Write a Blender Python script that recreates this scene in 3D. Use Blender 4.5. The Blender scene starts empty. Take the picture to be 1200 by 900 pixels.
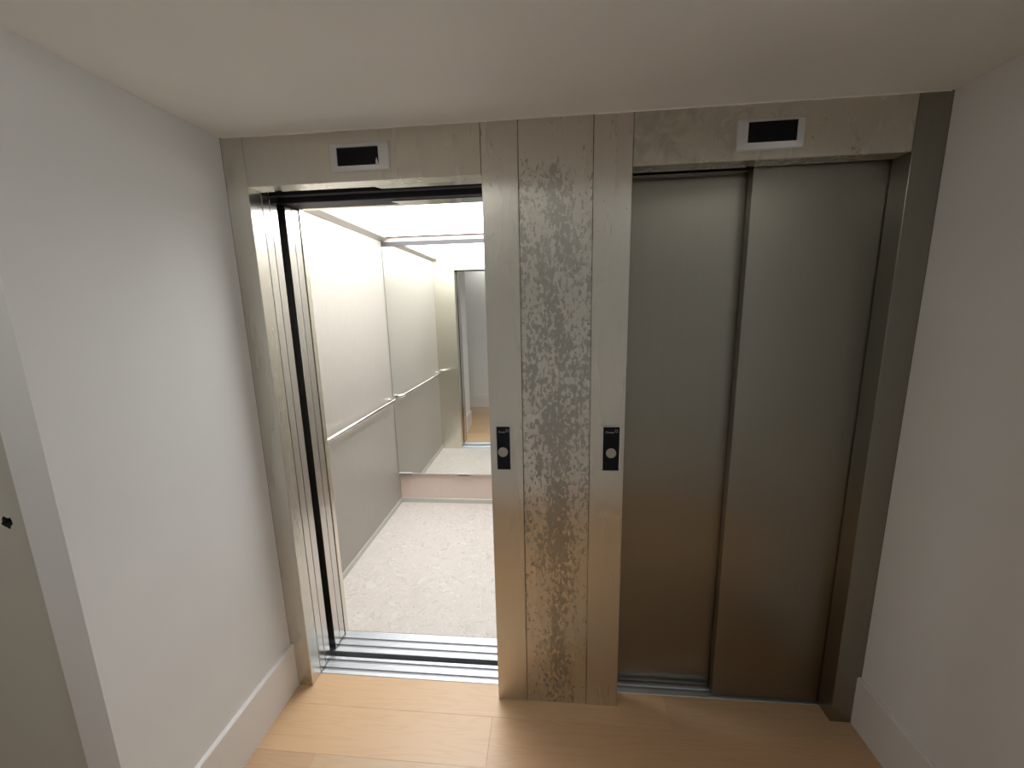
import bpy, bmesh, math, random
from mathutils import Vector
random.seed(7)
scene = bpy.context.scene
COL = scene.collection

# ------------------------------------------------------------------ camera
cam_d = bpy.data.cameras.new('camera')
cam = bpy.data.objects.new('camera', cam_d)
COL.objects.link(cam)
cam.location = (1.14499, -1.45975, 1.65344)
cam.rotation_euler = (1.38723162, 0.02189191, 0.09117459)
cam_d.sensor_fit = 'HORIZONTAL'
cam_d.sensor_width = 36.0
cam_d.lens = 36.0 * 475.42 / 1200.0
cam_d.clip_start = 0.02
scene.camera = cam

# ------------------------------------------------------------------ world, exposure
w = bpy.data.worlds.new('world')
scene.world = w
w.use_nodes = True
w.node_tree.nodes['Background'].inputs['Color'].default_value = (0.8, 0.85, 0.9, 1)
w.node_tree.nodes['Background'].inputs['Strength'].default_value = 0.02
vs = scene.view_settings
vs.view_transform = 'Standard'
vs.look = 'None'
vs.gamma = 1.0
vs.use_curve_mapping = False
vs.exposure = 0.98
CAR_LIGHT = 4.8          # radiance of the luminous car ceiling
HALL_FILL = 5.6         # radiance of the added corridor fill lamps
WINDOW_FILL = 0.45          # radiance of the added, unseen window at the right-hand end of the corridor

# ------------------------------------------------------------------ sizes (metres)
XA, XB, XC, XD, XE, XF, XG, XH = 0.0, 0.0745, 0.9168, 1.0422, 1.2901, 1.4171, 2.2532, 2.3385
ZL, ZC = 2.10, 2.2639
YN = -0.678              # where the niche opens into the corridor
YF = -1.80               # far corridor wall
ZD = 2.222
CX0, CX1, CY0, CY1 = -0.162, 1.03, 0.323, 1.772
MY = 1.742               # mirror face

# ------------------------------------------------------------------ materials
def mat(name, color=(.5, .5, .5), rough=.5, metal=0.0, **kw):
    m = bpy.data.materials.new(name)
    m.use_nodes = True
    b = m.node_tree.nodes['Principled BSDF']
    b.inputs['Base Color'].default_value = (*color, 1)
    b.inputs['Roughness'].default_value = rough
    b.inputs['Metallic'].default_value = metal
    for k, v in kw.items():
        b.inputs[k].default_value = v
    return m

class G:
    """small node-graph helper"""
    def __init__(s, m):
        s.nt = m.node_tree
        s.b = s.nt.nodes['Principled BSDF']
    def n(s, t, **kw):
        x = s.nt.nodes.new(t)
        for k, v in kw.items():
            setattr(x, k, v)
        return x
    def l(s, a, b):
        s.nt.links.new(a, b)
    def pos(s, scale=(1, 1, 1)):
        g = s.n('ShaderNodeNewGeometry')
        mp = s.n('ShaderNodeMapping')
        mp.inputs['Scale'].default_value = scale
        s.l(g.outputs['Position'], mp.inputs['Vector'])
        return mp.outputs['Vector']
    def noise(s, vec, scale=5, detail=3, rough=.5, dist=0):
        x = s.n('ShaderNodeTexNoise')
        x.inputs['Scale'].default_value = scale
        x.inputs['Detail'].default_value = detail
        x.inputs['Roughness'].default_value = rough
        x.inputs['Distortion'].default_value = dist
        s.l(vec, x.inputs['Vector'])
        return x.outputs['Fac']
    def ramp(s, fac, stops):
        r = s.n('ShaderNodeValToRGB')
        e = r.color_ramp.elements
        while len(e) < len(stops):
            e.new(.5)
        for i, (p, c) in enumerate(stops):
            e[i].position = p
            e[i].color = (*c, 1) if len(c) == 3 else c
        s.l(fac, r.inputs['Fac'])
        return r.outputs['Color']
    def math(s, op, a, b=None, clamp=False):
        x = s.n('ShaderNodeMath', operation=op)
        x.use_clamp = clamp
        for i, v in enumerate((a, b)):
            if v is None:
                continue
            if isinstance(v, (int, float)):
                x.inputs[i].default_value = v
            else:
                s.l(v, x.inputs[i])
        return x.outputs[0]
    def mix(s, fac, a, b):
        x = s.n('ShaderNodeMix', data_type='RGBA')
        for sock, v in ((x.inputs[0], fac), (x.inputs[6], a), (x.inputs[7], b)):
            if isinstance(v, (int, float)):
                sock.default_value = v
            elif isinstance(v, tuple):
                sock.default_value = (*v, 1)
            else:
                s.l(v, sock)
        return x.outputs[2]
    def bump(s, h, strength=.1, dist=.001):
        x = s.n('ShaderNodeBump')
        x.inputs['Strength'].default_value = strength
        x.inputs['Distance'].default_value = dist
        s.l(h, x.inputs['Height'])
        s.l(x.outputs['Normal'], s.b.inputs['Normal'])
    def maprange(s, v, a, b, c=0., d=1.):
        x = s.n('ShaderNodeMapRange', interpolation_type='SMOOTHSTEP')
        for i, k in zip((1, 2, 3, 4), (a, b, c, d)):
            x.inputs[i].default_value = k
        s.l(v, x.inputs[0])
        return x.outputs[0]

def paint(name, color, rough=.75, b=.06):
    m = mat(name, color, rough)
    g = G(m)
    v = g.pos()
    n = g.noise(v, 260, 3, .6)
    g.bump(n, b, .0006)
    big = g.noise(v, 2.2, 2)
    c = g.ramp(big, [(.3, tuple(x * .97 for x in color)), (.7, tuple(min(1, x * 1.02) for x in color))])
    g.l(c, g.b.inputs['Base Color'])
    return m

def steel(name, color=(.67, .65, .59), rough=.275, aniso=.88, stain=0, grain=1.0):
    """brushed stainless steel: grain runs vertically, so reflections smear sideways.
    stain: 0 clean, 1 stray marks, 2 heavy film residue, 3 grimy lintel"""
    m = mat(name, color, rough, 1.0, Anisotropic=aniso)
    g = G(m)
    t = g.n('ShaderNodeCombineXYZ')
    t.inputs[0].default_value = 1
    t.inputs[1].default_value = 1
    g.l(t.outputs[0], g.b.inputs['Tangent'])
    fine = g.noise(g.pos((330, 330, 3)), 1, 1, .5)
    sheet = g.noise(g.pos((9, 9, 1.2)), 1, 3, .5)
    base = g.ramp(fine, [(.25, tuple(x * (1 - .025 * grain) for x in color)), (.75, tuple(x * (1 + .025 * grain) for x in color))])
    rr = g.math('ADD', g.math('MULTIPLY', sheet, .04), rough - .02)
    if stain:
        geo = g.n('ShaderNodeNewGeometry')
        sx = g.n('ShaderNodeSeparateXYZ')
        g.l(geo.outputs['Position'], sx.inputs[0])
        X, Z = sx.outputs[0], sx.outputs[2]
        if stain == 2:
            blot = g.noise(g.pos((80, 80, 42)), 1, 5, .66, .5)
            broad = g.noise(g.pos((14, 14, 4.5)), 1, 2, .5)
            dx = g.math('ABSOLUTE', g.math('SUBTRACT', X, 1.166))
            narrow = g.maprange(Z, .8, 1.5, 1.0, .35)
            centre = g.math('MULTIPLY', g.maprange(dx, .02, .105, .042, -.05), narrow)
            zlow = g.maprange(Z, .10, .9, -.05, 0)
            ztop = g.maprange(Z, 2.05, 2.18, .01, -.14)
            s = g.math('ADD', blot, g.math('MULTIPLY', broad, .42))
            s = g.math('ADD', s, centre)
            s = g.math('ADD', s, zlow)
            s = g.math('ADD', s, ztop)
            mask = g.maprange(s, .712, .732)
            amt, dark = .9, .60
        elif stain == 1:
            blot = g.noise(g.pos((70, 70, 26)), 1, 3, .6, .8)
            zz = g.maprange(Z, 1.7, 2.05, -.04, .035)
            s = g.math('ADD', blot, zz)
            mask = g.maprange(s, .69, .715)
            amt, dark = .6, .6
        elif stain == 3:
            blot = g.noise(g.pos((16, 16, 14)), 1, 5, .65, .5)
            xx = g.maprange(X, 1.42, 2.05, .06, -.12)
            mask = g.maprange(g.math('ADD', blot, xx), .46, .68)
            amt, dark = .55, .62
        else:
            blot = g.noise(g.pos((60, 60, 18)), 1, 3, .6, .4)
            mask = g.maprange(blot, .69, .74)
            amt, dark = .3, .8
        mk = g.math('MULTIPLY', mask, amt)
        base = g.mix(mk, base, tuple(x * dark for x in color))
        rr = g.math('ADD', rr, g.math('MULTIPLY', mk, .12))
    g.l(base, g.b.inputs['Base Color'])
    g.l(rr, g.b.inputs['Roughness'])
    return m

M = {}
M['wall'] = paint('wall_paint', (.79, .795, .79))
M['wall_olive'] = paint('recess_olive_grey', (.56, .55, .49))  # recessed face coloured darker and more olive than the corner strip
M['ceil'] = paint('ceiling_paint', (.84, .82, .78))
M['skirt'] = mat('skirting_paint', (.78, .76, .74), .45)
M['steel'] = steel('brushed_steel', stain=4)
M['steel_marks'] = steel('brushed_steel_marked', stain=1)
M['steel_residue'] = steel('brushed_steel_residue', stain=2)
M['steel_grimy'] = steel('brushed_steel_grimy', stain=3)
M['steel_shaded'] = steel('shaded_steel', (.31, .295, .255), .30)  # same brushed steel, darker: the right side's shade put into its colour
M['steel_edge'] = steel('door_edge_steel', (.62, .60, .57), .2, .5)
M['steel_polish'] = mat('polished_steel', (.66, .64, .60), .12, 1.0)
M['chrome'] = mat('satin_chrome', (.82, .81, .79), .16, 1.0)
M['alu'] = mat('sill_aluminium', (.52, .54, .56), .48, .85)
M['alu_groove'] = mat('sill_groove', (.30, .30, .32), .5, .5)
M['dark'] = mat('header_dark_paint', (.014, .012, .020), .55)
M['shaft'] = mat('concrete_and_hole_shade', (.03, .03, .032), .9)
M['black'] = mat('black_glass', (.004, .004, .007), .2, **{'Specular IOR Level': .2})
M['plate'] = mat('black_plate', (.004, .004, .008), .3, **{'Specular IOR Level': .2})
M['silver'] = mat('silver_plastic', (.62, .62, .63), .32, .55)
M['print'] = mat('grey_print', (.45, .45, .47), .5)
M['mirror'] = mat('mirror_silver', (.86, .885, .86), .004, 1.0)
M['laminate'] = mat('beige_laminate', (.34, .313, .275), .36)
M['lam_lower'] = mat('bounce_lit_laminate', (.66, .54, .48), .38)  # car laminate made lighter and pinker, floor bounce put into its colour
M['car_trim'] = mat('car_trim_metal', (.55, .55, .50), .35, .35)
M['cornice'] = mat('cornice_metal', (.50, .47, .43), .35, .6)
M['car_steel'] = steel('car_return_steel', (.78, .745, .66), .26, .7, 0)
M['button'] = mat('worn_button', (.40, .39, .34), .4, .4)
M['bar'] = mat('dark_metal_bar', (.05, .048, .05), .6, 0)
M['clip'] = mat('white_clip', (.9, .9, .89), .4)
M['film'] = mat('clear_film', (.6, .6, .62), .25)

for k in ('laminate', 'lam_lower'):
    g = G(M[k])
    c0 = tuple(M[k].node_tree.nodes['Principled BSDF'].inputs['Base Color'].default_value)[:3]
    n = g.noise(g.pos((60, 60, 14)), 1, 4, .6)
    g.l(g.ramp(n, [(.3, tuple(x * .97 for x in c0)), (.7, tuple(x * 1.03 for x in c0))]), g.b.inputs['Base Color'])
    g.bump(g.noise(g.pos((600, 600, 600)), 1, 2), .05, .0003)

def emis(name, col, s):
    m = bpy.data.materials.new(name)
    m.use_nodes = True
    b = m.node_tree.nodes['Principled BSDF']
    b.inputs['Base Color'].default_value = (.8, .8, .8, 1)
    b.inputs['Emission Color'].default_value = (*col, 1)
    b.inputs['Emission Strength'].default_value = s
    return m
M['diffuser'] = emis('lit_diffuser', (.97, .985, 1.0), CAR_LIGHT)
M['lamp'] = emis('fill_lamp_glow', (1.0, .97, .93), HALL_FILL)  # glow of the added corridor fill lamps

M['fill_pane'] = emis('window_fill_glow', (.93, .97, 1.0), WINDOW_FILL)  # glow of the added pane at the corridor end

# linoleum with curling veins
m = mat('marbled_linoleum', (.7, .63, .57), .42)
g = G(m)
v = g.pos()
warp = g.n('ShaderNodeTexNoise')
warp.inputs['Scale'].default_value = 7
warp.inputs['Detail'].default_value = 3
g.l(v, warp.inputs['Vector'])
vm = g.n('ShaderNodeVectorMath', operation='MULTIPLY_ADD')
vm.inputs[1].default_value = (.22, .22, .22)
g.l(warp.outputs['Color'], vm.inputs[0])
g.l(v, vm.inputs[2])
n1 = g.noise(vm.outputs[0], 16, 4, .6, 1.2)
n2 = g.noise(vm.outputs[0], 9, 3, .6, 2.0)
vein = g.math('SUBTRACT', 1.0, g.math('MULTIPLY', g.math('ABSOLUTE', g.math('SUBTRACT', n1, .5)), 14), True)
vein = g.math('MULTIPLY', vein, g.maprange(n2, .46, .6))
base = g.ramp(n2, [(.32, (.53, .475, .435)), (.5, (.58, .53, .49)), (.68, (.63, .585, .545))])
g.l(g.mix(g.math('MULTIPLY', vein, .7), base, (.38, .32, .27)), g.b.inputs['Base Color'])
M['lino'] = m

# oak boards: grain along x, each board its own tone
def wood(i, tone):
    base = (.59 * tone[0], .395 * tone[1], .235 * tone[2])
    m = mat('oak_board', base, .36)
    g = G(m)
    off = g.n('ShaderNodeMapping')
    geo = g.n('ShaderNodeNewGeometry')
    off.inputs['Location'].default_value = (i * 3.7, i * 1.93, 0)
    off.inputs['Scale'].default_value = (1.1, 12, 12)
    g.l(geo.outputs['Position'], off.inputs['Vector'])
    warp = g.noise(off.outputs[0], 1.3, 3, .55, .6)
    wv = g.n('ShaderNodeMath', operation='SINE')
    g.l(g.math('MULTIPLY', warp, 46), wv.inputs[0])
    rings = g.maprange(wv.outputs[0], .2, 1)
    fin = g.n('ShaderNodeMapping')
    fin.inputs['Scale'].default_value = (9, 260, 260)
    g.l(geo.outputs['Position'], fin.inputs['Vector'])
    fine = g.noise(fin.outputs[0], 1, 3, .6)
    c = g.mix(g.math('MULTIPLY', rings, .2), tuple(base), tuple(x * y for x, y in zip(base, (.80, .70, .62))))
    c = g.mix(g.math('MULTIPLY', fine, .22), c, tuple(x * .72 for x in base))
    g.l(c, g.b.inputs['Base Color'])
    g.bump(fine, .05, .0004)
    return m
WOODS = [wood(i, t) for i, t in enumerate([(1, 1, 1), (1.08, 1.06, 1.02), (.93, .92, .92), (1.03, .98, .93), (.98, 1.02, 1.06)])]

# ------------------------------------------------------------------ mesh helpers
def link(name, bm, m, parent=None, base=None, smooth=False):
    """bmesh in world coordinates -> ONE object; origin at base (or at the bottom centre)"""
    vs_ = [v.co for v in bm.verts]
    lo = Vector((min(v[i] for v in vs_) for i in range(3)))
    hi = Vector((max(v[i] for v in vs_) for i in range(3)))
    o0 = Vector(base) if base else Vector(((lo.x + hi.x) / 2, (lo.y + hi.y) / 2, lo.z))
    bmesh.ops.translate(bm, verts=bm.verts[:], vec=-o0)
    me = bpy.data.meshes.new(name)
    bmesh.ops.recalc_face_normals(bm, faces=bm.faces[:])
    if smooth:
        for f in bm.faces:
            f.smooth = True
    bm.to_mesh(me)
    bm.free()
    for mm in (m if isinstance(m, (list, tuple)) else [m]):
        me.materials.append(mm)
    o = bpy.data.objects.new(name, me)
    COL.objects.link(o)
    o.location = o0
    if parent is not None:
        o.parent = parent
        o.location = o0 - world_loc(parent)
    return o

def world_loc(o):
    l = Vector(o.location)
    while o.parent:
        o = o.parent
        l += Vector(o.location)
    return l

def add_box(bm, x0, x1, y0, y1, z0, z1, bev=0.0):
    t = bmesh.new()
    vs_ = [t.verts.new(c) for c in ((x0, y0, z0), (x1, y0, z0), (x1, y1, z0), (x0, y1, z0), (x0, y0, z1), (x1, y0, z1), (x1, y1, z1), (x0, y1, z1))]
    for f in ((0, 3, 2, 1), (4, 5, 6, 7), (0, 1, 5, 4), (1, 2, 6, 5), (2, 3, 7, 6), (3, 0, 4, 7)):
        t.faces.new([vs_[i] for i in f])
    if bev:
        bmesh.ops.bevel(t, geom=t.edges[:], offset=bev, segments=1, affect='EDGES', profile=.5)
    me = bpy.data.meshes.new('tmp')
    t.to_mesh(me)
    t.free()
    bm.from_mesh(me)
    bpy.data.meshes.remove(me)
    return bm

def boxo(name, d, m, parent=None, bev=0.0, base=None):
    return link(name, add_box(bmesh.new(), *d, bev), m, parent, base)

def add_prism_x(bm, prof, x0, x1):
    """extrude a closed (y,z) profile along x"""
    a = [bm.verts.new((x0, y, z)) for y, z in prof]
    b = [bm.verts.new((x1, y, z)) for y, z in prof]
    n = len(prof)
    for i in range(n):
        bm.faces.new((a[i], a[(i + 1) % n], b[(i + 1) % n], b[i]))
    bm.faces.new(a[::-1])
    bm.faces.new(b)
    return bm

def add_prism_y(bm, prof, y0, y1):
    a = [bm.verts.new((x, y0, z)) for x, z in prof]
    b = [bm.verts.new((x, y1, z)) for x, z in prof]
    n = len(prof)
    for i in range(n):
        bm.faces.new((a[i], a[(i + 1) % n], b[(i + 1) % n], b[i]))
    bm.faces.new(a[::-1])
    bm.faces.new(b)
    return bm

def add_prism_z(bm, prof, z0, z1):
    a = [bm.verts.new((x, y, z0)) for x, y in prof]
    b = [bm.verts.new((x, y, z1)) for x, y in prof]
    n = len(prof)
    for i in range(n):
        bm.faces.new((a[i], a[(i + 1) % n], b[(i + 1) % n], b[i]))
    bm.faces.new(a[::-1])
    bm.faces.new(b)
    return bm

def add_tube(bm, pts, r, n=14, flat=1.0):
    pts = [Vector(p) for p in pts]
    rings = []
    for i, p in enumerate(pts):
        d = (pts[min(i + 1, len(pts) - 1)] - pts[max(i - 1, 0)]).normalized()
        up = Vector((0, 0, 1)) if abs(d.z) < .9 else Vector((1, 0, 0))
        u = d.cross(up).normalized()
        v = u.cross(d).normalized()
        rings.append([bm.verts.new(p + (u * math.cos(a) * flat + v * math.sin(a)) * r) for a in (2 * math.pi * k / n for k in range(n))])
    for a, b in zip(rings, rings[1:]):
        for k in range(n):
            bm.faces.new((a[k], a[(k + 1) % n], b[(k + 1) % n], b[k]))
    bm.faces.new(rings[0][::-1])
    bm.faces.new(rings[-1])
    return bm

def disc_y(bm, x, z, prof, n=32):
    """lathe about a y axis: prof = [(r, y)...]; front first"""
    rings = []
    for r, y in prof:
        if r == 0:
            rings.append([bm.verts.new((x, y, z))])
        else:
            rings.append([bm.verts.new((x + r * math.cos(a), y, z + r * math.sin(a))) for a in (2 * math.pi * k / n for k in range(n))])
    for a, b in zip(rings, rings[1:]):
        for k in range(n):
            q = [a[k % len(a)], a[(k + 1) % len(a)], b[(k + 1) % len(b)], b[k % len(b)]]
            q = list(dict.fromkeys(q))
            bm.faces.new(q)
    return bm

def struct(o):
    o['kind'] = 'structure'
    return o

def tag(o, label, cat, group=None):
    o['label'] = label
    o['category'] = cat
    if group:
        o['group'] = group
    return o

def thing(name, loc, label, cat, group=None):
    o = bpy.data.objects.new(name, None)
    o.empty_display_size = .1
    COL.objects.link(o)
    o.location = loc
    return tag(o, label, cat, group)

# ================================================================== SETTING
HX0, HX1 = -1.6, 3.6
WL, WR = -0.008, 2.3465          # faces of the niche's side walls
# floor: a thin subfloor with oak boards lying on it
fl = struct(boxo('floor', (HX0, HX1, YF - .1, .066, -.10, -.014), mat('subfloor', (.2, .15, .1), .9), base=(1, -1, -.1)))
W = .19
rows = []
y1 = .0655
y0 = -.081
r = 0
while y1 > YF:
    rows.append((y0, y1))
    y1 = y0
    y0 -= W
joints = {0: [-.42, 1.62, 2.9], 1: [-1.1, .902, 2.75], 2: [.25, 2.1], 3: [-.55, 1.35, 3.2]}
bi = 0
for k, (a, b) in enumerate(rows):
    xs = joints.get(k) or [HX0 + random.uniform(.3, 1.6)]
    while k > 3 and xs[-1] + 1.9 < HX1 - .2:
        xs.append(xs[-1] + 1.9)
    xs = [HX0] + xs + [HX1]
    for x0, x1 in zip(xs, xs[1:]):
        if k == 0:                       # the row under the steelwork is cut between the side walls
            x0, x1 = max(x0, 0.0), min(x1, XH)
            if x1 - x0 < .02:
                continue
        yb0, yb1 = max(a, YF), b
        segs = [(x0, x1)]
        g_ = .00015
        boxo('floor_board', (x0 + g_, x1 - g_, yb0 + g_, yb1 - g_, -.014, 0.0), WOODS[bi * 2 % 5 if k else (1, 0, 3)[bi % 3]], fl, .0004)
        bi += 1

# side walls of the niche with the outside corner where the corridor starts
struct(boxo('wall_left', (WL - .10, WL, YN, .0, 0, ZC + .3), M['wall']))
struct(boxo('wall_right', (WR, WR + .12, YN, .0, 0, ZC + .3), M['wall']))
# corridor side of the left wall: set back a little beyond the corner strip, with a drilled hole
bm = bmesh.new()
hx, hz, hr = -.178, 1.167, .0155
y = YN + .014
ring, sq = [], []
n = 12
for k in range(n):
    a = math.radians(30 * k + 15)
    rr = hr * (1 + .22 * math.sin(k * 2.3))
    ring.append(bm.verts.new((hx + rr * math.cos(a), y, hz + rr * math.sin(a))))
    s = .03 / max(abs(math.cos(a)), abs(math.sin(a)))
    sq.append(bm.verts.new((hx + s * math.cos(a), y, hz + s * math.sin(a))))
back = [bm.verts.new((v.co.x, y + .05, v.co.z)) for v in ring]
for k in range(n):
    j = (k + 1) % n
    bm.faces.new((ring[k], ring[j], sq[j], sq[k]))
    bm.faces.new((ring[k], back[k], back[j], ring[j])).material_index = 1  # hole lined near-black, its inner shade put into the colour
bm.faces.new(back).material_index = 1
xa, xb, za, zb = HX0, WL - .0985, 0, ZC + .3
# frame the patch: four surrounding bands that reach its polygon edges
def quad(p): bm.faces.new([bm.verts.new((px_, y, pz_)) for px_, pz_ in p])
m_ = .03
quad([(xa, za), (hx - m_, za), (hx - m_, zb), (xa, zb)])
quad([(hx + m_, za), (xb, za), (xb, zb), (hx + m_, zb)])
quad([(hx - m_, za), (hx + m_, za), (hx + m_, hz - m_), (hx - m_, hz - m_)])
quad([(hx - m_, hz + m_), (hx + m_, hz + m_), (hx + m_, zb), (hx - m_, zb)])
add_box(bm, xa, WL - .1, y + .051, y + .09, 0, ZC + .3)
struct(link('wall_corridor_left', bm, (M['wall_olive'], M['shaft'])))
struct(boxo('wall_corridor_right', (WR + .12, HX1, YN, YN + .1, 0, ZC + .3), M['wall']))
struct(boxo('wall_back', (HX0, HX1, YF - .1, YF, 0, 2.55), M['wall']))
struct(boxo('wall_corridor_end_left', (HX0 - .1, HX0, YF, YN + .1, 0, 2.55), M['wall']))
struct(boxo('wall_corridor_end_right', (HX1, HX1 + .1, YF, YN + .1, 0, 2.55), M['wall']))
struct(boxo('ceiling', (WL, WR, YN, .0, ZC, ZC + .3), M['ceil']))
struct(boxo('ceiling_corridor', (HX0 - .1, HX1 + .1, YF - .1, YN + .1, 2.565, 2.62), M['ceil']))

win = struct(boxo('fill_window', (HX1 - .012, HX1 - .002, -1.70, -.80, .60, 2.30), M['fill_pane']))  # added unseen pane with a frame, glowing to fill the corridor
for d in ((-1.76, -1.70, .54, 2.36), (-.80, -.74, .54, 2.36), (-1.70, -.80, .54, .60), (-1.70, -.80, 2.30, 2.36)):
    boxo('fill_window_frame', (HX1 - .04, HX1 - .001, d[0], d[1], d[2], d[3]), M['skirt'], win)

def skirting(name, pts_prof, y0, y1):
    bm = bmesh.new()
    add_prism_y(bm, pts_prof, y0, y1)
    return struct(link(name, bm, M['skirt']))
bt, bh = .015, .214
skirting('baseboard_left', [(WL, 0), (WL + bt, 0), (WL + bt, bh - .004), (WL + bt - .004, bh), (WL, bh)], YN - bt, -.0005)
skirting('baseboard_right', [(WR, 0), (WR - bt, 0), (WR - bt, bh - .004), (WR - bt + .004, bh), (WR, bh)], YN - bt, -.0005)
bm = bmesh.new()
add_prism_x(bm, [(YN, 0), (YN - bt, 0), (YN - bt, bh - .004), (YN - bt + .004, bh), (YN, bh)], WL - .1, WL)
struct(link('baseboard_corner_left', bm, M['skirt']))
bm = bmesh.new()
add_prism_x(bm, [(YN + .014, 0), (YN + .014 - bt, 0), (YN + .014 - bt, bh - .004), (YN + .014 - bt + .004, bh), (YN + .014, bh)], HX0, WL - .1)
struct(link('baseboard_corridor_left', bm, M['skirt']))
bm = bmesh.new()
add_prism_x(bm, [(YN, 0), (YN - bt, 0), (YN - bt, bh - .004), (YN - bt + .004, bh), (YN, bh)], WR, HX1)
struct(link('baseboard_corridor_right', bm, M['skirt']))
bm = bmesh.new()
add_prism_x(bm, [(YF, 0), (YF + bt, 0), (YF + bt, bh - .004), (YF + bt - .004, bh), (YF, bh)], HX0, HX1)
struct(link('baseboard_back', bm, M['skirt']))

# lift shaft: dark concrete all round
sh = [(-.75, -.70, .066, 2.1, -.4, 2.75), (2.95, 3.0, .066, 2.1, -.4, 2.75), (-.75, 3.0, 2.1, 2.15, -.4, 2.75),
      (-.75, 3.0, .066, 2.15, -.45, -.4), (-.75, 3.0, .0, 2.15, 2.75, 2.8), (1.15, 1.20, .30, 2.1, -.4, 2.75)]
for d, nm in zip(sh, ('wall_shaft_left', 'wall_shaft_right', 'wall_shaft_back', 'floor_shaft', 'ceiling_shaft', 'wall_shaft_middle')):
    struct(boxo(nm, d, M['shaft']))
# front wall of the shaft beside, above and below the steelwork
struct(boxo('wall_shaft_front_left', (-.75, WL - .10, .0, .066, -.4, 2.75), M['shaft']))
struct(boxo('wall_shaft_front_right', (WR + .12, 3.0, .0, .066, -.4, 2.75), M['shaft']))
struct(boxo('wall_shaft_front_top', (WL - .10, WR + .12, .001, .066, ZC + .001, 2.75), M['shaft']))

# ================================================================== LANDING STEELWORK
GAP = .0008
JD = .065                # depth of the frame returns
sur = thing('elevator_surround', (XB, 0, 0), 'brushed steel door surround of the open left elevator, beside the pale left wall', 'door frame', 'steel elevator surrounds')
boxo('jamb', (WL + .0004, XB - GAP, 0, JD, 0, ZC - .001), M['steel'], sur, .0012)
boxo('lintel', (XB + GAP, XC - GAP, 0, .060, ZL, ZC - .001), M['steel_lintel'] if 'steel_lintel' in M else M['steel'], sur, .0012)
o = boxo('soffit_plate', (XB + .001, XC - GAP, .0605, .072, ZL + .0005, ZL + .03), M['steel_polish'], sur, .0008)
bm = bmesh.new()
add_prism_z(bm, [(.512, .0725), (XC - GAP, .0725), (XC - GAP, .100), (.528, .100)], ZL + .0008, ZL + .004)
link('filler_plate', bm, M['steel_polish'], sur)
boxo('jamb', (XC + GAP, XD - GAP, 0, JD, 0, ZC - .001), M['steel_marks'], sur, .0012)['label'] = 'jamb strip that carries the call panel'

sur2 = thing('elevator_surround', (XG, 0, 0), 'dim brushed steel door surround of the closed right elevator, beside the dark right wall', 'door frame', 'steel elevator surrounds')
boxo('jamb', (XE + GAP, XF - GAP, 0, JD, 0, ZC - .001), M['steel_marks'], sur2, .0012)['label'] = 'jamb strip that carries the call panel'
boxo('lintel', (XF + GAP, XG - GAP, 0, .060, ZL, ZC - .001), M['steel_grimy'], sur2, .0012)['label'] = 'grimy lintel with dark smears'
boxo('soffit_plate', (XF + .001, XG - GAP, .0605, .072, ZL + .0005, ZL + .03), M['steel_polish'], sur2, .0008)
boxo('jamb', (XG + GAP, WR - .0004, 0, .0755, 0, ZC - .001), M['steel_shaded'], sur2, .0012)

cp = thing('cover_panel', ((XD + XE) / 2, 0, 0), 'tall steel panel between the two elevators, blotched with film residue', 'panel')
boxo('face_sheet', (XD + GAP, XE - GAP, .0015, .02, 0, ZC + .0003), M['steel_residue'], cp, .001)
boxo('backing', (XD + GAP, XE - GAP, .0205, .06, 0, ZC - .001), M['dark'], cp)

# caulk line between steelwork and ceiling
bm = bmesh.new()
N = 90
prev = None
for i in range(N + 1):
    x = XA + (XH - XA) * i / N
    h = .0018 + .0016 * random.random()
    q = [bm.verts.new(c) for c in ((x, 0, ZC), (x, -h * .8, ZC), (x, 0, ZC - h))]
    if prev:
        bm.faces.new((prev[1], q[1], q[2], prev[2]))
        bm.faces.new((prev[0], q[0], q[1], prev[1]))
    prev = q
struct(link('trim_caulk_ceiling', bm, M['ceil']))

# ------------------------------------------------------------------ sliding doors
def leaf(x0, x1, y0, y1, label, z0=.006, z1=ZL + .02, m=None, group=None, lip=True):
    t = thing('sliding_door_leaf', ((x0 + x1) / 2, (y0 + y1) / 2, z0), label, 'elevator door', group)
    boxo('door_panel', (x0, x1, y0, y1, z0, z1), m or M['steel_shaded'], t, .0012)
    boxo('door_shoe', ((x0 * .25 + x1 * .75) - .05, (x0 * .25 + x1 * .75) + .03, (y0 + y1) / 2 - .004, (y0 + y1) / 2 + .004, .0012, z0), M['dark'], t)
    return t
ZT = ZL + .075
leaf(-.36, XB - .001, .0685, .1085, 'front steel landing door leaf, slid open into the left jamb of the lit elevator', z1=ZT, m=M['steel_edge'], group='open leaves of the left elevator')
leaf(-.36, XB - .001, .1115, .1515, 'second steel landing door leaf, slid open just before the dark gap', z1=ZT, m=M['steel_edge'], group='open leaves of the left elevator')
leaf(-.36, XB - .001, .2015, .2455, 'outer steel car door leaf, slid open just behind the dark gap', z1=ZT - .09, m=M['steel_edge'], group='open leaves of the left elevator')
leaf(-.36, XB - .001, .2485, .2915, 'innermost steel car door leaf, slid open next to the beige car wall', z1=ZT - .09, m=M['steel_edge'], group='open leaves of the left elevator')
leaf(XF + .002 - .03, 1.868, .122, .160, 'closed steel door leaf of the right elevator, set back on the left behind its twin', z1=ZL + .02, group='closed leaves of the right elevator')
leaf(1.829, XG + .012, .079, .117, 'closed steel door leaf of the right elevator, in front on the right', z1=ZL + .02, group='closed leaves of the right elevator')

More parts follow.
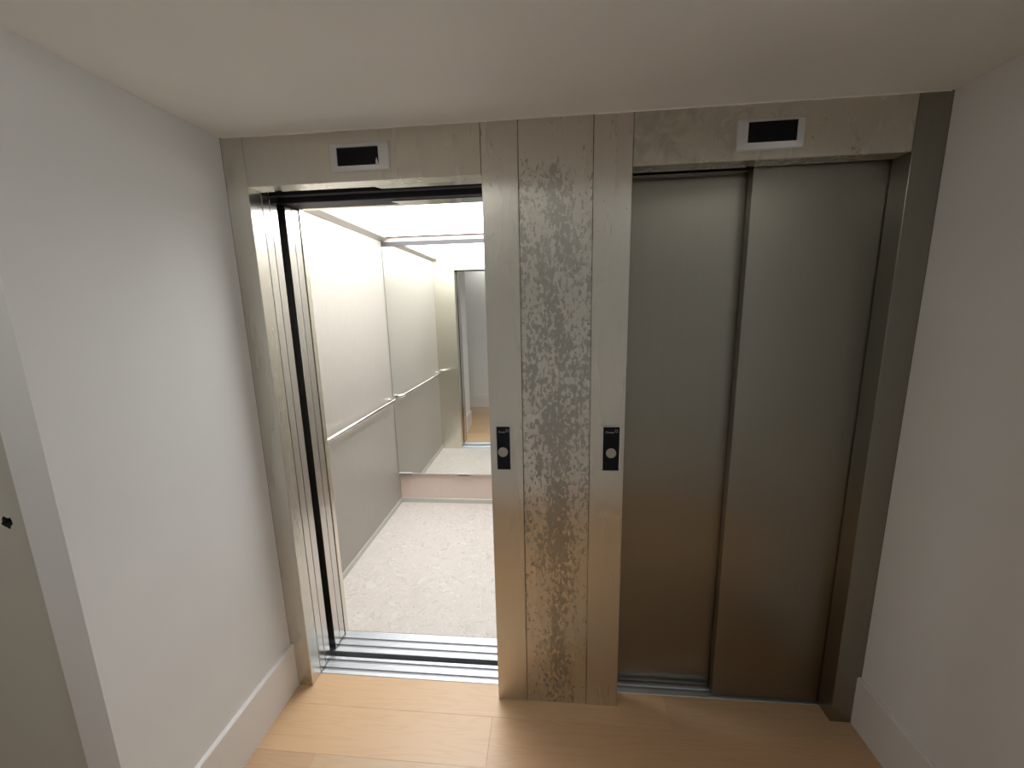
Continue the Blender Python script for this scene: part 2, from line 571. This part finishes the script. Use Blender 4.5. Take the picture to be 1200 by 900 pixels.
# ------------------------------------------------------------------ sills
def sill(name, label, x0, x1, y0, y1, grooves, owner=None):
    t = owner or thing(name, ((x0 + x1) / 2, (y0 + y1) / 2, -.03), label, 'door sill', 'grooved aluminium sills')
    bm = bmesh.new()
    prof = [(y0, -.03), (y0, -.0008), (y0 + .0008, 0)]
    for c in grooves:
        a, b = c - .0075, c + .0075
        prof += [(a - .003, 0), (a, -.0015), (a, -.007), (b, -.007), (b, -.0015), (b + .003, 0)]
    prof += [(y1 - .0008, 0), (y1, -.0008), (y1, -.03)]
    # ridged top made of separate strips so that every face stays convex
    add_prism_x(bm, [(y0, -.03), (y1, -.03), (y1, -.0065), (y0, -.0065)], x0, x1)
    ed = [y0] + [v for c in grooves for v in (c - .0065, c + .0065)] + [y1]
    for a, b in zip(ed[::2], ed[1::2]):
        add_prism_x(bm, [(a, -.0065), (b, -.0065), (b, -.002), (b - .002, 0), (a + .002, 0), (a, -.002)], x0, x1)
        w_ = b - a
        if w_ > .03:       # fine anti-slip ribs on the wide land
            for j in range(3):
                cc = a + w_ * (j + 1) / 4
                add_prism_x(bm, [(cc - .0012, 0), (cc + .0012, 0), (cc + .0006, .0007), (cc - .0006, .0007)], x0, x1)
    link('sill_plate', bm, M['alu'], t, base=((x0 + x1) / 2, (y0 + y1) / 2, -.03))
    for c in grooves:
        boxo('guide_groove', (x0, x1, c - .0062, c + .0062, -.0064, -.0050), M['alu_groove'], t)
    return t
sill('landing_threshold', 'grooved aluminium landing sill of the open left elevator, beside the wood floor', -.36, 1.15, .067, .163, (.094, .138))
sill('landing_threshold', 'grooved aluminium landing sill under the closed right elevator doors', 1.30, 2.8, .067, .163, (.098, .141))

# ------------------------------------------------------------------ headers above the openings
hd = thing('door_gear_housing', (.5, .15, ZL), 'dark metal door gear housing above the open left elevator doorway', 'door header', 'dark door gear housings')
boxo('track_cover', (-.36, 1.12, .154, .185, ZL + .010, 2.5), M['dark'], hd)
boxo('header_top', (-.36, 1.12, .068, .154, ZT + .004, ZT + .03), M['dark'], hd)
hd2 = thing('door_gear_housing', (1.9, .15, ZL), 'dark metal door gear housing above the closed right elevator doors', 'door header', 'dark door gear housings')
boxo('track_cover', (1.30, 2.80, .164, .190, ZL - .0, 2.5), M['dark'], hd2)
boxo('header_top', (1.30, 2.80, .0765, .162, ZL + .024, ZL + .05), M['dark'], hd2)
boxo('door_seal', (XF, 1.825, .100, .121, ZL + .0, ZL + .022), M['steel_shaded'], hd2)
ch = thing('car_gear_housing', (.5, .25, ZL), 'dark lintel over the car doors, just in front of the lit ceiling', 'door header')
boxo('housing', (-.36, 1.12, .196, .2925, ZL - .0085, 2.35), M['dark'], ch, .002)
bm = bmesh.new()
add_prism_z(bm, [(.512, .2250), (.918, .2250), (.918, .2905), (.540, .2905)], ZL - .0125, ZL - .0088)
link('filler_plate', bm, M['steel_polish'], ch)

# ================================================================== ELEVATOR CAR
car = thing('elevator_car', (.43, 1.05, -.06), 'bright beige elevator car with the doors open, on the left', 'elevator')
boxo('car_floor', (CX0, CX1, CY0, CY1, -.06, 0), M['lino'], car)['label'] = 'pale pink marbled linoleum floor'
boxo('wall_panel', (CX0 - .02, CX0, CY0 - .003, CY1 + .02, 0, ZD - .0005), M['laminate'], car)
boxo('wall_panel', (CX1, CX1 + .02, CY0 - .003, CY1 + .02, 0, ZD - .0005), M['laminate'], car)
boxo('rear_panel', (CX0, CX1, CY1, CY1 + .02, 0, ZD - .0005), M['lam_lower'], car)['label'] = 'laminate back panel under the mirror, tinted with bounced light'
sill('', '', -.10, CX1 - .05, .191, .3225, (.226, .270), car)
def skirt_x(y):
    bm = bmesh.new()
    add_prism_x(bm, [(y, 0), (y - .008, 0), (y - .008, .036), (y - .005, .040), (y, .040)], CX0 + .008, CX1 - .008)
    link('skirting', bm, M['car_trim'], car)
def skirt_y(x, s):
    bm = bmesh.new()
    add_prism_y(bm, [(x, 0), (x + s * .008, 0), (x + s * .008, .036), (x + s * .005, .040), (x, .040)], CY0 + .001, CY1)
    link('skirting', bm, M['car_trim'], car)
skirt_x(CY1)
skirt_y(CX0, 1)
skirt_y(CX1, -1)
# front returns and transom (seen in the mirror)
boxo('front_return', (CX0, XB + .003, .2945, CY0, .0, ZD - .0005), M['car_steel'], car, .001)
boxo('front_return', (.930, CX1, .2945, CY0, .0, ZD - .0005), M['car_steel'], car, .001)
boxo('transom', (XB + .004, .929, .2945, CY0, ZL - .008, ZD - .0005), M['car_steel'], car, .001)
# cornice along the walls
def cornice(pts, fn):
    bm = bmesh.new()
    fn(bm, pts)
    link('cornice', bm, M['cornice'], car)
cornice([(CX0, 2.192), (CX0 + .004, 2.190), (CX0 + .046, 2.214), (CX0 + .046, 2.2215), (CX0, 2.2215)], lambda b, p: add_prism_y(b, p, CY0 + .001, CY1 - .001))
cornice([(CX1, 2.192), (CX1 - .004, 2.190), (CX1 - .046, 2.214), (CX1 - .046, 2.2215), (CX1, 2.2215)], lambda b, p: add_prism_y(b, p, CY0 + .001, CY1 - .001))

cl = thing('ceiling_light', (.43, 1.05, ZD), 'luminous white ceiling filling the top of the elevator car', 'ceiling light')
boxo('diffuser', (CX0 + .040, CX1 - .040, CY0 + .03, CY1 - .035, ZD + .001, ZD + .008), M['diffuser'], cl)
boxo('light_frame', (CX0, CX1, CY0, CY0 + .03, ZD, ZD + .012), M['cornice'], cl)
boxo('light_frame', (CX0, CX1, CY1 - .035, CY1, ZD, ZD + .012), M['bar'], cl)

boxo('light_leak_cover', (CX0 - .01, CX1 + .01, CY0 - .01, CY1 + .01, ZD + .0125, ZD + .10), M['dark'], cl)  # unseen box added to keep the diffuser from lighting the shaft

mr = thing('mirror', (.43, MY, .262), 'wide frameless wall mirror on the rear wall of the elevator car', 'mirror')
boxo('mirror_glass', (CX0 + .0042, CX1 - .0042, MY, MY + .006, .281, 2.150), M['mirror'], mr)
boxo('backing_board', (CX0 + .0012, CX1 - .0012, MY + .0062, CY1 - .0005, .279, 2.150), M['dark'], mr)
boxo('top_trim', (CX0 + .001, CX1 - .001, MY - .004, CY1 - .0005, 2.1505, 2.184), M['bar'], mr, .001)
boxo('bottom_edge', (CX0 + .0012, CX1 - .0012, MY - .001, CY1 - .0005, .276, .2788), M['clip'], mr)
for a, b in ((-.150, -.043), (.354, .465), (.86, .97)):
    bm = bmesh.new()
    add_box(bm, a, b, MY - .004, CY1 - .001, .262, .2755, .001)
    add_box(bm, a, b, MY - .004, MY - .0015, .262, .287)
    link('mirror_clip', bm, M['clip'], mr)

# handrail on the left wall of the car
hr_ = thing('handrail', (CX0, 1.05, .943), 'slim satin chrome handrail along the left wall of the elevator car', 'handrail')
HXr, HZ, r_ = -.108, .943, .0145
def arc(y_end, s, n=8):
    """bend from the rail towards the wall"""
    R_ = .035
    return [(HXr - R_ + R_ * math.cos(t), y_end - s * R_ + s * R_ * math.sin(t), HZ) for t in (math.pi / 2 * k / n for k in range(n + 1))]
ya, yb = .40, 1.665
pts = [(CX0 + .002, ya, HZ)] + arc(ya, -1)[::-1] + [(HXr, .8, HZ), (HXr, 1.2, HZ)] + arc(yb, 1) + [(CX0 + .002, yb, HZ)]
bm = bmesh.new()
add_tube(bm, pts, r_, 16)
link('rail', bm, M['chrome'], hr_, smooth=True)
for yy in (ya, yb):
    bm = bmesh.new()
    add_tube(bm, [(CX0 + .0004, yy, HZ), (CX0 + .005, yy, HZ)], .021, 20)
    link('flange', bm, M['chrome'], hr_)

# ================================================================== DISPLAYS AND CALL PANELS
def display(x0, x1, z0, z1, sx0, sx1, sz0, sz1, label, film):
    t = thing('floor_display', ((x0 + x1) / 2, 0, z0), label, 'display', 'black elevator floor displays')
    bm = bmesh.new()
    # sloped bezel around the screen opening
    o_ = [(x0, z0), (x1, z0), (x1, z1), (x0, z1)]
    i_ = [(sx0, sz0), (sx1, sz0), (sx1, sz1), (sx0, sz1)]
    e_ = .0035
    oi = [(x0 + e_, z0 + e_), (x1 - e_, z0 + e_), (x1 - e_, z1 - e_), (x0 + e_, z1 - e_)]
    rings = [[bm.verts.new((x, y_, z)) for x, z in p] for p, y_ in ((o_, -.0003), (o_, -.004), (oi, -.0075), (i_, -.0085), (i_, -.0005))]
    for a, b in zip(rings, rings[1:]):
        for k in range(4):
            bm.faces.new((a[k], a[(k + 1) % 4], b[(k + 1) % 4], b[k]))
    link('bezel', bm, M['silver'], t)
    boxo('screen', (sx0 + .0004, sx1 - .0004, -.0055, -.0008, sz0 + .0004, sz1 - .0004), M['black'], t)
    if film:
        bm = bmesh.new()
        a = [bm.verts.new(c) for c in ((sx1 - .012, -.0060, sz0 + .001), (sx1 - .001, -.0060, sz0 + .001), (sx1 - .006, -.0105, sz0 + .022), (sx1 - .011, -.0085, sz0 + .010))]
        bm.faces.new(a[:3])
        bm.faces.new((a[0], a[2], a[3]))
        bm2 = link('film_corner', bm, M['film'], t)
    return t
display(.391, .604, 2.132, 2.2225, .4195, .567, 2.1485, 2.2065, 'black floor display in a silver bezel above the open left elevator', True)
display(1.731, 1.935, 2.1265, 2.217, 1.765, 1.911, 2.148, 2.208, 'black floor display in a silver bezel above the closed right elevator', False)

def text_bm(txt, h, x, y, z):
    cu = bpy.data.curves.new('t', 'FONT')
    cu.body = txt
    cu.size = h
    cu.extrude = .0001
    cu.resolution_u = 3
    o = bpy.data.objects.new('t', cu)
    COL.objects.link(o)
    dg = bpy.context.evaluated_depsgraph_get()
    me = bpy.data.meshes.new_from_object(o.evaluated_get(dg))
    bm = bmesh.new()
    bm.from_mesh(me)
    for v in bm.verts:
        X_, Y_, Z_ = v.co
        v.co = (x + X_, y - Z_, z + Y_)
    bpy.data.objects.remove(o)
    bpy.data.meshes.remove(me)
    bpy.data.curves.remove(cu)
    return bm

def call_panel(x0, x1, z0, z1, bx, bz, label):
    t = thing('call_panel', ((x0 + x1) / 2, 0, z0), label, 'call panel', 'elevator call panels')
    boxo('side_trim', (x0, x0 + .0045, -.0085, -.0003, z0, z1), M['silver'], t, .0008)
    boxo('side_trim', (x1 - .0045, x1, -.0085, -.0003, z0, z1), M['silver'], t, .0008)
    boxo('end_trim', (x0 + .0047, x1 - .0047, -.0078, -.0003, z0, z0 + .003), M['silver'], t)
    boxo('end_trim', (x0 + .0047, x1 - .0047, -.0078, -.0003, z1 - .003, z1), M['silver'], t)
    fp = boxo('face_plate', (x0 + .0048, x1 - .0048, -.0072, -.0004, z0 + .0032, z1 - .0032), M['plate'], t)
    bm = bmesh.new()
    disc_y(bm, bx, bz, [(.0185, -.0073), (.0185, -.0105), (.0170, -.0115), (.0158, -.0108), (.0150, -.0112), (0, -.0118)], 36)
    bt_ = link('button', bm, M['button'], t)
    w_ = x1 - x0
    link('lettering', text_bm('orona'.capitalize(), w_ * .165, x0 + w_ * .19, -.0074, z1 - .0270), M['print'], fp)
    # small rounded-square outline above the end of the word
    bm = bmesh.new()
    cx_, cz_, s_ = x0 + w_ * .76, z1 - .0185, .0048
    def rsq(s):
        P = []
        for qx, qz, a0 in ((1, 1, 0), (-1, 1, 90), (-1, -1, 180), (1, -1, 270)):
            for k in range(5):
                a = math.radians(a0 + 22.5 * k)
                P.append((cx_ + qx * s * .6 + s * .4 * math.cos(a), cz_ + qz * s * .6 + s * .4 * math.sin(a)))
        return P
    A = [bm.verts.new((x, -.00745, z)) for x, z in rsq(s_)]
    B = [bm.verts.new((x, -.00745, z)) for x, z in rsq(s_ * .78)]
    for k in range(len(A)):
        j = (k + 1) % len(A)
        bm.faces.new((A[k], A[j], B[j], B[k]))
    link('emblem', bm, M['print'], fp)
    return t
call_panel(.939, .998, 1.048, 1.2235, .9665, 1.121, 'narrow black call panel with round button, left one, nearest the open elevator')
call_panel(1.3335, 1.4015, 1.0495, 1.2240, 1.3675, 1.1215, 'narrow black call panel with round button, right one, nearest the closed doors')

# ================================================================== ADDED CORRIDOR FILL LAMPS (unseen, they brighten the far wall)
LY = -1.57
for i, lx in enumerate((.15, 3.1)):
    t = thing('corridor_fill_lamp', (lx, LY, 2.545), ('added round fill lamp on the ceiling at the left end of the corridor', 'added round fill lamp on the ceiling at the right end of the corridor')[i], 'ceiling light', 'added corridor fill lamps')
    bm = bmesh.new()
    def ringz(r0, z): return [bm.verts.new((lx + r0 * math.cos(a), LY + r0 * math.sin(a), z)) for a in (2 * math.pi * k / 24 for k in range(24))]
    A_, B_ = ringz(.21, 2.5645), ringz(.21, 2.535)
    for k in range(24):
        bm.faces.new((A_[k], A_[(k + 1) % 24], B_[(k + 1) % 24], B_[k]))
    bm.faces.new(A_)
    bm.faces.new(B_)
    link('lamp_body', bm, M['silver'], t)
    bm = bmesh.new()
    A_, B_ = ringz(.195, 2.5345), ringz(.17, 2.520)
    for k in range(24):
        bm.faces.new((A_[k], A_[(k + 1) % 24], B_[(k + 1) % 24], B_[k]))
    bm.faces.new(B_)
    link('lamp_glass', bm, M['lamp'], t)
